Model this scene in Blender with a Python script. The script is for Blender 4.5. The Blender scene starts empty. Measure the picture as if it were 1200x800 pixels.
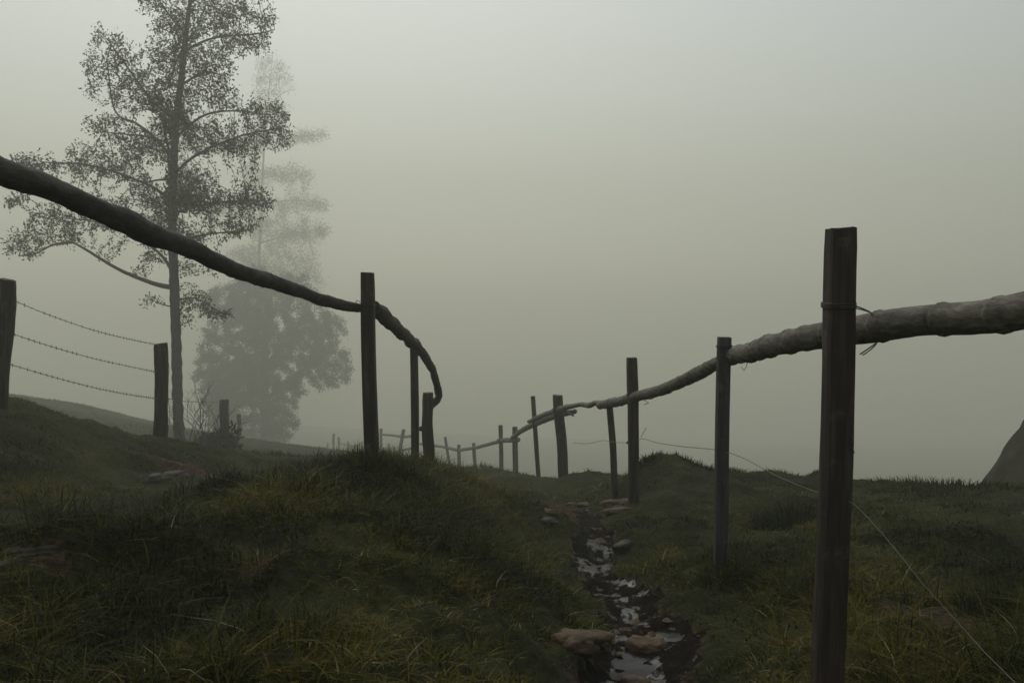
import bpy, math, random
import numpy as np
from mathutils import Vector, noise as mnoise

R = math.radians
rng = np.random.default_rng(11)
random.seed(11)
S = bpy.context.scene
C = S.collection

# ------------------------------------------------------------------ camera, world, sun, exposure
CAM_Z, PITCH, F = 1.55, R(3.0), 1000.0
cam_d = bpy.data.cameras.new('camera'); cam = bpy.data.objects.new('camera', cam_d); C.objects.link(cam)
cam.location = (0, 0, CAM_Z); cam.rotation_euler = (R(90) - PITCH, 0, 0)
cam_d.sensor_width = 36; cam_d.lens = 30; cam_d.clip_start = 0.05; cam_d.clip_end = 3000
S.camera = cam

SUN_EL, SUN_AZ = R(50), R(-17)            # azimuth from +Y (ahead), negative = to the left
HAZE_DENSITY = 0.0074
w = bpy.data.worlds.new('World'); S.world = w; w.use_nodes = True
nt = w.node_tree; nt.nodes.clear()
out = nt.nodes.new('ShaderNodeOutputWorld'); bg = nt.nodes.new('ShaderNodeBackground')
sky = nt.nodes.new('ShaderNodeTexSky'); sky.sky_type = 'NISHITA'; sky.sun_disc = False
sky.sun_elevation = SUN_EL; sky.sun_rotation = SUN_AZ
sky.air_density = 1.6; sky.dust_density = 2.0; sky.ozone_density = 1.0
hs = nt.nodes.new('ShaderNodeHueSaturation'); hs.inputs['Saturation'].default_value = 0.62
nt.links.new(sky.outputs[0], hs.inputs['Color']); nt.links.new(hs.outputs[0], bg.inputs[0])
bg.inputs[1].default_value = 0.08
nt.links.new(bg.outputs[0], out.inputs[0])

sd = bpy.data.lights.new('sun', 'SUN'); sun = bpy.data.objects.new('sun', sd); C.objects.link(sun)
sd.energy = 0.6; sd.angle = R(30); sd.color = (1.0, 0.985, 0.96)
to_sun = Vector((math.sin(SUN_AZ) * math.cos(SUN_EL), math.cos(SUN_AZ) * math.cos(SUN_EL), math.sin(SUN_EL)))
sun.rotation_euler = to_sun.to_track_quat('Z', 'Y').to_euler()

S.view_settings.view_transform = 'Standard'; S.view_settings.look = 'None'
S.view_settings.exposure = 0.48; S.view_settings.gamma = 1.0
S.render.engine = 'CYCLES'
cy = S.cycles
cy.use_denoising = True
cy.max_bounces = 7; cy.diffuse_bounces = 3; cy.glossy_bounces = 2; cy.transmission_bounces = 3; cy.volume_bounces = 2
cy.transparent_max_bounces = 4
cy.sample_clamp_indirect = 4

# ------------------------------------------------------------------ helpers
cp, sp = math.cos(PITCH), math.sin(PITCH)
def D(d):
    """stretch of the far distances: objects beyond the near fences stand farther off"""
    t = min(max((d - 8.5) / 14, 0), 1); return d * (1 + .8 * t * t * (3 - 2 * t))
def px(u, v, d):
    """world point at forward distance d (metres along +Y) seen at photo pixel u, v"""
    x = (u - 600) / F; y = (400 - v) / F
    dy = cp + y * sp; dz = -sp + y * cp
    d = D(d)
    k = d / dy
    return np.array((x * k, d, CAM_Z + dz * k))

def hash2(ix, iy, seed):
    n = (ix * 374761393 + iy * 668265263 + seed * 1442695041) & 0xFFFFFFFF
    n = ((n ^ (n >> 13)) * 1274126177) & 0xFFFFFFFF
    n = n ^ (n >> 16)
    return (n & 0xFFFFFF) / float(0xFFFFFF)
def vnoise(x, y, scale, seed):
    x = np.asarray(x, float) * scale + 1000.5; y = np.asarray(y, float) * scale + 1000.5
    ix = np.floor(x).astype(np.int64); iy = np.floor(y).astype(np.int64)
    fx = x - ix; fy = y - iy
    fx = fx * fx * fx * (fx * (fx * 6 - 15) + 10); fy = fy * fy * fy * (fy * (fy * 6 - 15) + 10)
    a = hash2(ix, iy, seed); b = hash2(ix + 1, iy, seed); c = hash2(ix, iy + 1, seed); d = hash2(ix + 1, iy + 1, seed)
    return (a + (b - a) * fx) * (1 - fy) + (c + (d - c) * fx) * fy - 0.5

def mesh_obj(name, verts, faces, mat=None, parent=None, smooth=True, attrs=None):
    me = bpy.data.meshes.new(name)
    if isinstance(faces, tuple):                 # (loop vertex array, loop starts)
        lv, ls = faces
        me.vertices.add(len(verts)); me.vertices.foreach_set('co', np.asarray(verts, np.float32).ravel())
        me.loops.add(len(lv)); me.loops.foreach_set('vertex_index', np.asarray(lv, np.int32))
        me.polygons.add(len(ls)); me.polygons.foreach_set('loop_start', np.asarray(ls, np.int32))
        me.update(calc_edges=True)
    else:
        me.from_pydata([tuple(map(float, v)) for v in verts], [], faces); me.update()
    if smooth: me.polygons.foreach_set('use_smooth', np.ones(len(me.polygons), bool))
    for k, a in (attrs or {}).items():
        at = me.attributes.new(k, 'FLOAT', 'POINT'); at.data.foreach_set('value', np.asarray(a, np.float32))
    if mat: me.materials.append(mat)
    o = bpy.data.objects.new(name, me); C.objects.link(o)
    if parent is not None:
        o.parent = parent
        o.matrix_parent_inverse = parent.matrix_basis.inverted()
    return o
def tag(o, label=None, cat=None, group=None, kind=None):
    if label: o['label'] = label
    if cat: o['category'] = cat
    if group: o['group'] = group
    if kind: o['kind'] = kind
    return o
def thing(name, label, cat, loc, group=None):
    o = bpy.data.objects.new(name, None); C.objects.link(o); o.location = tuple(map(float, loc)); o.empty_display_size = .2
    bpy.context.view_layer.update()
    return tag(o, label, cat, group)

# ------------------------------------------------------------------ materials
def new_mat(name):
    m = bpy.data.materials.new(name); m.use_nodes = True
    n = m.node_tree; b = n.nodes['Principled BSDF']
    return m, n, b
def N(n, t, **kw):
    x = n.nodes.new(t)
    for k, v in kw.items():
        if k in x.inputs: x.inputs[k].default_value = v
        else: setattr(x, k, v)
    return x
def ramp(n, fac, stops):
    r = n.nodes.new('ShaderNodeValToRGB'); e = r.color_ramp.elements
    e[0].position, e[0].color = stops[0][0], (*stops[0][1], 1)
    e[1].position, e[1].color = stops[-1][0], (*stops[-1][1], 1)
    for p, c in stops[1:-1]:
        q = e.new(p); q.color = (*c, 1)
    n.links.new(fac, r.inputs[0]); return r.outputs[0]
def wood(name, stretch, dark, mid, pale, rough=.75, lichen=.5):
    m, n, b = new_mat(name); L = n.links
    tc = N(n, 'ShaderNodeTexCoord'); mp = N(n, 'ShaderNodeMapping'); mp.inputs['Scale'].default_value = stretch
    L.new(tc.outputs['Object'], mp.inputs[0])
    g = N(n, 'ShaderNodeTexNoise', Scale=3.0, Detail=8.0, Roughness=.65); L.new(mp.outputs[0], g.inputs['Vector'])
    c = ramp(n, g.outputs[0], [(.3, dark), (.52, mid), (.75, pale)])
    s = N(n, 'ShaderNodeTexNoise', Scale=9.0, Detail=6.0, Roughness=.7); L.new(tc.outputs['Object'], s.inputs['Vector'])
    mr = N(n, 'ShaderNodeMapRange'); mr.inputs['From Min'].default_value = .58; mr.inputs['From Max'].default_value = .72
    mr.inputs['To Max'].default_value = lichen; L.new(s.outputs[0], mr.inputs[0])
    mx = N(n, 'ShaderNodeMix', data_type='RGBA'); L.new(mr.outputs[0], mx.inputs[0]); L.new(c, mx.inputs[6])
    mx.inputs[7].default_value = (.16, .16, .13, 1)
    L.new(mx.outputs[2], b.inputs['Base Color'])
    b.inputs['Roughness'].default_value = rough; b.inputs['Specular IOR Level'].default_value = .3
    bp = N(n, 'ShaderNodeBump', Strength=.7, Distance=.012); L.new(g.outputs[0], bp.inputs['Height']); L.new(bp.outputs[0], b.inputs['Normal'])
    return m
M_post = wood('timber_post_wood', (12, 12, .9), (.012, .008, .005), (.042, .028, .017), (.105, .074, .046))
M_post_grey = wood('grey_timber_wood', (12, 12, .9), (.022, .020, .017), (.052, .048, .04), (.10, .095, .08))
M_rail = wood('pale_rail_wood', (16, 3.5, 16), (.045, .037, .027), (.13, .113, .083), (.28, .26, .205), lichen=.4)
M_rail_dark = wood('dark_rail_wood', (12, 3.5, 12), (.009, .007, .005), (.024, .018, .012), (.07, .054, .036), lichen=.15)
M_bark = wood('tree_bark', (9, 9, 2.5), (.02, .018, .015), (.055, .05, .042), (.10, .095, .08))

def simple(name, col, rough=.6, metal=0, scale=30, var=.35, spec=.5, bump=.3):
    m, n, b = new_mat(name); L = n.links
    tc = N(n, 'ShaderNodeTexCoord')
    t = N(n, 'ShaderNodeTexNoise', Scale=scale, Detail=6.0, Roughness=.65); L.new(tc.outputs['Object'], t.inputs['Vector'])
    lo = tuple(c * (1 - var) for c in col); hi = tuple(c * (1 + var) for c in col)
    L.new(ramp(n, t.outputs[0], [(.32, lo), (.68, hi)]), b.inputs['Base Color'])
    b.inputs['Roughness'].default_value = rough; b.inputs['Metallic'].default_value = metal
    b.inputs['Specular IOR Level'].default_value = spec
    if bump:
        bp = N(n, 'ShaderNodeBump', Strength=bump, Distance=.02); L.new(t.outputs[0], bp.inputs['Height']); L.new(bp.outputs[0], b.inputs['Normal'])
    return m
M_wire = simple('rusty_wire', (.06, .045, .035), .6, .6, 60, .4, bump=0)
M_string = simple('pale_wire', (.20, .195, .16), .7, .2, 60, .2, bump=0)
M_green = simple('green_wire', (.02, .10, .07), .5, 0, 60, .2, bump=0)
M_earth = simple('rock_outcrop_stone', (.034, .030, .020), .9, 0, 2.6, .6, .05, 1.0)
def stone(name, c1, c2, c3):
    m, n, b = new_mat(name); L = n.links
    tc = N(n, 'ShaderNodeTexCoord')
    t = N(n, 'ShaderNodeTexNoise', Scale=14.0, Detail=10.0, Roughness=.7); L.new(tc.outputs['Object'], t.inputs['Vector'])
    mp = N(n, 'ShaderNodeMapping'); mp.inputs['Scale'].default_value = (5, 5, 40); mp.inputs['Rotation'].default_value = (.2, .15, 0)
    L.new(tc.outputs['Object'], mp.inputs[0])
    st = N(n, 'ShaderNodeTexNoise', Scale=1.0, Detail=5.0, Roughness=.6); L.new(mp.outputs[0], st.inputs['Vector'])
    a = N(n, 'ShaderNodeMath', operation='ADD'); L.new(t.outputs[0], a.inputs[0]); L.new(st.outputs[0], a.inputs[1])
    h = N(n, 'ShaderNodeMath', operation='MULTIPLY'); h.inputs[1].default_value = .5; L.new(a.outputs[0], h.inputs[0])
    L.new(ramp(n, h.outputs[0], [(.36, c1), (.5, c2), (.64, c3)]), b.inputs['Base Color'])
    b.inputs['Roughness'].default_value = .7; b.inputs['Specular IOR Level'].default_value = .2
    bp = N(n, 'ShaderNodeBump', Strength=.9, Distance=.02); L.new(h.outputs[0], bp.inputs['Height']); L.new(bp.outputs[0], b.inputs['Normal'])
    return m
M_stone = stone('brown_field_stone', (.028, .016, .008), (.085, .053, .026), (.17, .115, .062))
M_stone_grey = stone('grey_field_stone', (.022, .020, .014), (.058, .050, .036), (.12, .108, .08))

# ground: soil under the grass
M_ground, n, b = new_mat('grassy_soil'); L = n.links
tc = N(n, 'ShaderNodeTexCoord')
t1 = N(n, 'ShaderNodeTexNoise', Scale=1.1, Detail=8.0, Roughness=.7); L.new(tc.outputs['Object'], t1.inputs['Vector'])
t2 = N(n, 'ShaderNodeTexNoise', Scale=26.0, Detail=8.0, Roughness=.7); L.new(tc.outputs['Object'], t2.inputs['Vector'])
ad = N(n, 'ShaderNodeMath', operation='ADD'); L.new(t1.outputs[0], ad.inputs[0]); L.new(t2.outputs[0], ad.inputs[1])
hf = N(n, 'ShaderNodeMath', operation='MULTIPLY'); hf.inputs[1].default_value = .5; L.new(ad.outputs[0], hf.inputs[0])
gcol = ramp(n, hf.outputs[0], [(.38, (.010, .010, .004)), (.48, (.024, .028, .008)), (.56, (.042, .045, .012)), (.66, (.075, .055, .022))])
at = N(n, 'ShaderNodeAttribute', attribute_name='bare')
scol = ramp(n, t2.outputs[0], [(.3, (.014, .010, .006)), (.5, (.042, .028, .016)), (.66, (.15, .088, .048))])
mx = N(n, 'ShaderNodeMix', data_type='RGBA'); L.new(at.outputs['Fac'], mx.inputs[0]); L.new(gcol, mx.inputs[6]); L.new(scol, mx.inputs[7])
L.new(mx.outputs[2], b.inputs['Base Color']); b.inputs['Roughness'].default_value = .95; b.inputs['Specular IOR Level'].default_value = .1
bp = N(n, 'ShaderNodeBump', Strength=.8, Distance=.04); L.new(t2.outputs[0], bp.inputs['Height']); L.new(bp.outputs[0], b.inputs['Normal'])

# wet mud of the path: matt mud with a broken film of water along the middle
M_mud, n, b = new_mat('wet_mud'); L = n.links
tc = N(n, 'ShaderNodeTexCoord')
t1 = N(n, 'ShaderNodeTexNoise', Scale=16.0, Detail=9.0, Roughness=.66); L.new(tc.outputs['Object'], t1.inputs['Vector'])
L.new(ramp(n, t1.outputs[0], [(.35, (.006, .005, .0035)), (.55, (.018, .0145, .010)), (.7, (.045, .036, .025))]), b.inputs['Base Color'])
mp = N(n, 'ShaderNodeMapping'); mp.inputs['Scale'].default_value = (1.0, .55, 1.0); L.new(tc.outputs['Object'], mp.inputs[0])
t3 = N(n, 'ShaderNodeTexNoise', Scale=11.0, Detail=5.0, Roughness=.6); L.new(mp.outputs[0], t3.inputs['Vector'])
at = N(n, 'ShaderNodeAttribute', attribute_name='wet')
ad = N(n, 'ShaderNodeMath', operation='ADD'); L.new(t3.outputs[0], ad.inputs[0]); L.new(at.outputs['Fac'], ad.inputs[1])
film = N(n, 'ShaderNodeMapRange'); film.inputs['From Min'].default_value = .56; film.inputs['From Max'].default_value = .63; L.new(ad.outputs[0], film.inputs[0])
ro = N(n, 'ShaderNodeMapRange'); ro.inputs['To Min'].default_value = .95; ro.inputs['To Max'].default_value = .16; L.new(film.outputs[0], ro.inputs[0]); L.new(ro.outputs[0], b.inputs['Roughness'])
so = N(n, 'ShaderNodeMapRange'); so.inputs['To Min'].default_value = .02; so.inputs['To Max'].default_value = .42; L.new(film.outputs[0], so.inputs[0]); L.new(so.outputs[0], b.inputs['Specular IOR Level'])
bs = N(n, 'ShaderNodeMapRange'); bs.inputs['To Min'].default_value = 1.0; bs.inputs['To Max'].default_value = .22; L.new(film.outputs[0], bs.inputs[0])
bp = N(n, 'ShaderNodeBump', Strength=1.0, Distance=.05); L.new(bs.outputs[0], bp.inputs['Strength']); L.new(t1.outputs[0], bp.inputs['Height']); L.new(bp.outputs[0], b.inputs['Normal'])

# standing water on the path
M_water, n, b = new_mat('puddle_water'); L = n.links
b.inputs['Base Color'].default_value = (.012, .010, .008, 1); b.inputs['Roughness'].default_value = .12; b.inputs['IOR'].default_value = 1.33; b.inputs['Specular IOR Level'].default_value = .3
tc = N(n, 'ShaderNodeTexCoord'); t1 = N(n, 'ShaderNodeTexNoise', Scale=30.0, Detail=4.0); L.new(tc.outputs['Object'], t1.inputs['Vector'])
bp = N(n, 'ShaderNodeBump', Strength=.25, Distance=.01); L.new(t1.outputs[0], bp.inputs['Height']); L.new(bp.outputs[0], b.inputs['Normal'])

def leafy(name, stops, rough=.65, trans=.25, spec=.08):
    m, n, b = new_mat(name); L = n.links
    at = N(n, 'ShaderNodeAttribute', attribute_name='tint')
    c = ramp(n, at.outputs['Fac'], stops)
    L.new(c, b.inputs['Base Color']); b.inputs['Roughness'].default_value = rough; b.inputs['Specular IOR Level'].default_value = spec
    tr = N(n, 'ShaderNodeBsdfTranslucent'); L.new(c, tr.inputs[0])
    ms = N(n, 'ShaderNodeMixShader'); ms.inputs[0].default_value = trans
    L.new(b.outputs[0], ms.inputs[1]); L.new(tr.outputs[0], ms.inputs[2])
    L.new(ms.outputs[0], n.nodes['Material Output'].inputs[0])
    return m
M_grass = leafy('grass_blades', [(0, (.006, .012, .001)), (.35, (.036, .040, .002)), (.6, (.125, .106, .006)), (.8, (.14, .105, .028)), (.92, (.22, .16, .06)), (1, (.36, .30, .17))])
M_leaf = leafy('tree_leaves', [(0, (.022, .03, .012)), (.5, (.042, .055, .022)), (1, (.075, .085, .035))])
M_leaf_far = leafy('far_tree_leaves', [(0, (.03, .036, .018)), (1, (.06, .066, .03))])
M_shrub = leafy('dark_shrub_leaves', [(0, (.018, .018, .01)), (1, (.05, .05, .025))])

# ------------------------------------------------------------------ ground
ctrl_px = [  # photo pixel and distance of points on the ground
 # path
 (740,800,3.3),(742,720,4.4),(715,670,5.3),(700,640,6.0),(690,600,8.0),(650,582,11),(610,572,15),
 # left mound
 (430,800,2.5),(250,800,2.4),(560,790,2.75),(430,700,3.2),(250,700,3.1),(100,720,2.9),(550,690,3.5),(430,620,4.1),(520,610,4.6),(560,640,4.4),
 (430,550,5.45),(385,556,5.2),(480,549,6.0),(515,552,6.6),(550,566,7.0),(600,600,7.2),(640,680,4.9),(640,760,3.5),(600,590,9.5),
 (340,577,4.85),(250,612,4.2),(120,640,3.6),(0,655,3.3),(-150,660,3.0),
 # dip with the trampled track
 (0,640,4.2),(100,622,5.2),(200,582,6.5),(280,562,8.0),(340,562,9.5),(430,560,8.0),(486,551,8.8),(502,553,10),(540,565,11),
 # left bank
 (0,476,8.0),(0,560,6.0),(-200,440,8.0),(-200,540,5.5),(100,502,8.8),(100,560,7.0),(190,516,10.6),(208,519,17.5),(262,519,17.8),(230,530,11),
 (340,546,14),(300,537,17),(400,548,18),(380,532,28),(345,524,54),(300,515,54),(470,540,30),(397,531,52),(447,538,33),(424,537,56),(367,535,72),(522,549,25),(555,562,21),
 # ridge beyond the wire fence
 (0,460,30),(100,474,30),(180,500,29),(-150,445,30),(0,500,17),(100,520,18),(0,490,45),(150,520,45),(-300,440,50),
 # right fence line
 (972,830,2.7),(844,668,4.7),(743,585,7.8),(720,578,9.0),(658,561,12),(628,557,13.9),(604,567,16.9),(587,569,18),
 # right field and its crest
 (1150,800,2.6),(900,800,2.9),(830,720,4.1),(1000,700,3.8),(1150,700,3.7),(1000,620,5.5),(1180,630,5.2),(900,620,6.0),(1000,575,8.4),(900,572,8.4),(800,549,9.4),(757,549,9.2),(1100,569,8.4),(1190,580,8.0),(1350,590,8.0),(1300,800,2.6),
 (700,556,11.5),
]
ctrl = [px(*p) for p in ctrl_px]
ctrl += [np.array(p, float) for p in [
 (0,-3,-.0),(-4,-2,.6),(4,-2,.1),(-3,1,.55),(3,1,.2),(-1,1.2,.25),(0.4,1.5,.1),(0,-30,2),(-30,0,6),(30,0,-3),(-12,4,1.6),(-12,10,.8),
 (5,14,-3.2),(2.6,16,-3.4),(9,14,-3.4),(8,30,-8.5),(16,30,-9),(0,28,-6.6),(2,40,-10),(15,9,-.9),
 (-5,100,-18),(-40,100,-12),(40,100,-22),(0,200,-30),(-150,200,-20),(150,200,-34),(300,0,-20),(-300,0,20),(0,-300,10),(-250,330,-30),(250,330,-45),(0,340,-42)]]
ctrl = np.array(ctrl)
for p in ctrl[len(ctrl_px):]:                # same stretch as px()
    if 8.5 < p[1] < 60: f_ = D(p[1]) / p[1]; p[:] = (p[0] * f_, p[1] * f_, CAM_Z + (p[2] - CAM_Z) * f_)
    elif p[1] >= 60: p[2] *= 1.3
CX, CY, CZ = ctrl.T
def kern(dx, dy): return np.sqrt(dx * dx + dy * dy + .09)
n_c = len(ctrl)
K = kern(CX[:, None] - CX[None], CY[:, None] - CY[None]) - np.eye(n_c) * .02
P = np.c_[np.ones(n_c), CX, CY]
A = np.block([[K, P], [P.T, np.zeros((3, 3))]])
W = np.linalg.solve(A, np.r_[CZ, np.zeros(3)])
path_pts = np.array([px(*p)[:2] for p in [(770,860,2.75),(752,800,3.3),(762,760,3.8),(742,720,4.4),(722,675,5.25),(700,640,6.0),(688,605,7.8),(668,588,10),(640,578,12),(606,572,15.5)]])
def path_dist(x, y):
    d = np.full(x.shape, 1e9); tt = np.zeros(x.shape)
    k = len(path_pts) - 1
    for i in range(k):
        a, bb = path_pts[i], path_pts[i + 1]; ab = bb - a
        t = np.clip(((x - a[0]) * ab[0] + (y - a[1]) * ab[1]) / (ab @ ab), 0, 1)
        q = np.hypot(x - a[0] - t * ab[0], y - a[1] - t * ab[1])
        m = q < d; d = np.where(m, q, d); tt = np.where(m, (i + t) / k, tt)
    return d, tt
track_pts = np.array([px(*p)[:2] for p in [(-150,640,3.9),(0,636,4.3),(100,618,5.2),(200,580,6.6),(285,560,8.2),(345,560,10.5)]])
def poly_dist(x, y, pts):
    d = np.full(x.shape, 1e9)
    for a, bb in zip(pts[:-1], pts[1:]):
        ab = bb - a
        t = np.clip(((x - a[0]) * ab[0] + (y - a[1]) * ab[1]) / (ab @ ab), 0, 1)
        d = np.minimum(d, np.hypot(x - a[0] - t * ab[0], y - a[1] - t * ab[1]))
    return d
def path_mask(x, y):
    d, t = path_dist(x, y)
    wdt = .25 - .22 * t + .16 * vnoise(x, y, 1.9, 5) + .10 * vnoise(x, y, 6.0, 6)
    return np.clip((wdt - d) / .10 + .5, 0, 1) * np.clip((10.5 - y) / 2.5, 0, 1)
BARE = [(1122, 726, 3.42, .38, .42), (178, 560, 7.6, .25, .16), (45, 655, 3.9, .16, .07), (225, 548, 9.2, .55, .2), (300, 665, 3.5, .10, .07), (655, 592, 9.0, .35, .9)]
def bare_mask(x, y):
    m = np.zeros(x.shape)
    for cx, cy_, a, b_ in BAREW:
        q = np.hypot((x - cx) / a, (y - cy_) / b_) + .9 * vnoise(x, y, 4.0, 9)
        m = np.maximum(m, np.clip((1.0 - q) * 3, 0, 1))
    return m
def ground_base(x, y):
    x = np.asarray(x, float); y = np.asarray(y, float); sh = x.shape; x = x.ravel(); y = y.ravel()
    z = np.empty(len(x))
    for i in range(0, len(x), 20000):
        s = slice(i, i + 20000)
        z[s] = kern(x[s, None] - CX[None], y[s, None] - CY[None]) @ W[:n_c] + W[n_c] + W[n_c + 1] * x[s] + W[n_c + 2] * y[s]
    return z.reshape(sh)
def ground_z(x, y):
    x = np.asarray(x, float); y = np.asarray(y, float)
    z = ground_base(x, y)
    near = np.clip(1.4 - np.hypot(x, y) / 60, .25, 1)
    pm = path_mask(x, y)
    d, _ = path_dist(x, y)
    rough = 1 - .6 * pm
    z = z + (.16 * vnoise(x, y, .8, 1) + .13 * vnoise(x, y, 2.1, 2) + .085 * vnoise(x, y, 5.2, 3) * (1 - pm)) * near * rough + .03 * vnoise(x, y, 13, 4) * near * (1 - pm)
    z = z + pm * (.055 * vnoise(x, y, 4.5, 12) + .03 * vnoise(x, y, 11, 13) + .02 * vnoise(x, y, 27, 14))
    z = z - .10 * np.exp(-(d / .42) ** 2) * (y > 1)
    return z
def gz(x, y): return float(ground_z(np.array([x]), np.array([y]))[0])

def on_ground(u, v, d):
    """the point of the ground seen at photo pixel u, v, searched around distance d"""
    for q in np.linspace(d * .6, d * 1.5, 90):
        p = px(u, v, q)
        if gz(p[0], p[1]) >= p[2]: return p
    return px(u, v, d)
BAREW = [(*on_ground(u, v, d)[:2], a, b_) for u, v, d, a, b_ in BARE]
def axis(lo, hi, c0, c1, step, growth):
    a = list(np.arange(c0, c1 + step / 2, step))
    s, p = step, c1
    while p < hi: s *= growth; p += s; a.append(min(p, hi))
    s, p, bk = step, c0, []
    while p > lo: s *= growth; p -= s; bk.append(max(p, lo))
    return np.array(bk[::-1] + a)
xs = axis(-300, 300, -4.6, 4.6, .042, 1.07); ys = axis(-60, 340, 1.3, 11, .042, 1.06)
GX, GY = np.meshgrid(xs, ys)
GZ = ground_z(GX, GY)
pmask = path_mask(GX, GY); bmask = bare_mask(GX, GY)
nx, ny = len(xs), len(ys)
gv = np.c_[GX.ravel(), GY.ravel(), GZ.ravel()]
I = np.arange(nx * ny).reshape(ny, nx)
quads = np.stack([I[:-1, :-1], I[:-1, 1:], I[1:, 1:], I[1:, :-1]], -1).reshape(-1, 4)
on_path = (pmask.ravel()[quads].mean(1) > .5) & (GY.ravel()[quads[:, 0]] > 1.0)
def sub_sheet(name, q, mat, attrs=None):
    used = np.unique(q); mp_ = np.full(len(gv), -1); mp_[used] = np.arange(len(used))
    return mesh_obj(name, gv[used], (mp_[q].ravel(), np.arange(len(q)) * 4), mat, attrs={k: a.ravel()[used] for k, a in (attrs or {}).items()})
tag(sub_sheet('ground', quads[~on_path], M_ground, {'bare': np.maximum(bmask, np.clip(pmask * 1.6, 0, 1))}), kind='structure')
tag(sub_sheet('path', quads[on_path], M_mud, {'wet': .16 * np.exp(-(path_dist(GX, GY)[0] / .17) ** 2) - .10 + .05 * (GY < 6.0) - .12 * (GY > 6.6) + .12 * vnoise(GX, GY, 1.6, 51)}), kind='structure')

# water trickling down the path: a smooth sheet that shows wherever the rough mud dips below it
wx_, wy_ = np.meshgrid(np.arange(-.6, 1.6, .02), np.arange(2.4, 6.5, .02))
wz_ = ground_base(wx_, wy_) + (.16 * vnoise(wx_, wy_, .8, 1) + .13 * vnoise(wx_, wy_, 2.1, 2)) * .4 - .10 * np.exp(-(path_dist(wx_, wy_)[0] / .42) ** 2) - .030 + .06 * vnoise(wx_, wy_, 2.3, 41) + .02 * vnoise(wx_, wy_, 6, 42)
wv_ = np.c_[wx_.ravel(), wy_.ravel(), wz_.ravel()]
WI = np.arange(wx_.size).reshape(wx_.shape)
wq = np.stack([WI[:-1, :-1], WI[:-1, 1:], WI[1:, 1:], WI[1:, :-1]], -1).reshape(-1, 4)
wq = wq[path_mask(wx_, wy_).ravel()[wq].min(1) > .55]
us = np.unique(wq); mp_ = np.full(len(wv_), -1); mp_[us] = np.arange(len(us))
tag(mesh_obj('water', wv_[us], (mp_[wq].ravel(), np.arange(len(wq)) * 4), M_water), kind='structure')

# haze: one box of even density round everything
def box(name, lo, hi, mat):
    v = [(x, y, z) for x in (lo[0], hi[0]) for y in (lo[1], hi[1]) for z in (lo[2], hi[2])]
    f = [(0,1,3,2),(4,6,7,5),(0,4,5,1),(2,3,7,6),(0,2,6,4),(1,5,7,3)]
    return mesh_obj(name, v, f, mat, smooth=False)
m = bpy.data.materials.new('haze_air'); m.use_nodes = True; m.node_tree.nodes.clear()
o_ = m.node_tree.nodes.new('ShaderNodeOutputMaterial'); pv = m.node_tree.nodes.new('ShaderNodeVolumePrincipled')
pv.inputs['Color'].default_value = (.938, .941, .812, 1); pv.inputs['Density'].default_value = HAZE_DENSITY; pv.inputs['Anisotropy'].default_value = .5
m.node_tree.links.new(pv.outputs[0], o_.inputs['Volume'])
hz = box('haze', (-345, -62, float(GZ.min()) - 1), (420, 400, 58), m); tag(hz, kind='stuff')

# ------------------------------------------------------------------ tubes, posts
def catmull(pts, step):
    pts = np.asarray(pts, float)
    if len(pts) < 3:
        k = max(2, int(np.linalg.norm(pts[-1][:3] - pts[0][:3]) / step) + 1)
        return np.linspace(pts[0], pts[-1], k)
    e = np.vstack([2 * pts[0] - pts[1], pts, 2 * pts[-1] - pts[-2]]); outp = []
    for i in range(1, len(e) - 2):
        k = max(2, int(np.linalg.norm(e[i + 1][:3] - e[i][:3]) / step))
        for t in np.arange(k) / k:
            outp.append(.5 * (2 * e[i] + (e[i + 1] - e[i - 1]) * t + (2 * e[i - 1] - 5 * e[i] + 4 * e[i + 1] - e[i + 2]) * t * t + (3 * e[i] - e[i - 1] - 3 * e[i + 1] + e[i + 2]) * t ** 3))
    outp.append(e[-2]); return np.array(outp)
def sweep(P_, rad, sides=10, bump=0.0, seed=0, cap=True, squash=None):
    """tube through P_ (k,3) with radii (k,) -> verts, faces"""
    P_ = np.asarray(P_, float); k = len(P_)
    T = np.gradient(P_, axis=0); T /= np.linalg.norm(T, axis=1, keepdims=True) + 1e-12
    ref = np.array((0, 0, 1.0)) if abs(T[0][2]) < .9 else np.array((0, 1.0, 0))
    verts = []; nrm = np.cross(T[0], ref); nrm /= np.linalg.norm(nrm)
    for i in range(k):
        nrm = nrm - T[i] * (nrm @ T[i]); nrm /= np.linalg.norm(nrm); bi = np.cross(T[i], nrm)
        for s in range(sides):
            a = 2 * math.pi * s / sides; r = rad[i]
            dv = nrm * math.cos(a) + bi * math.sin(a)
            p = P_[i] + dv * r
            if bump: p = p + dv * r * bump * (mnoise.noise(Vector(P_[i] * 5 + dv * .9) + Vector((seed, 0, 0))) + .6 * mnoise.noise(Vector(p * 22) + Vector((seed, 3, 0))))
            verts.append(p)
    faces = []
    for i in range(k - 1):
        for s in range(sides):
            a, b_ = i * sides + s, i * sides + (s + 1) % sides
            faces.append((a, b_, b_ + sides, a + sides))
    if cap:
        faces.append(tuple(range(sides))[::-1]); faces.append(tuple((k - 1) * sides + s for s in range(sides)))
    return verts, faces
def tube(name, pts, rad, mat, parent, step=.05, sides=8, bump=0, seed=0):
    pts = np.asarray(pts, float)
    rad = np.broadcast_to(np.asarray(rad, float), (len(pts),))
    q = catmull(np.c_[pts, rad], step)
    v, f = sweep(q[:, :3], q[:, 3], sides, bump, seed)
    return mesh_obj(name, v, f, mat, parent)
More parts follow.
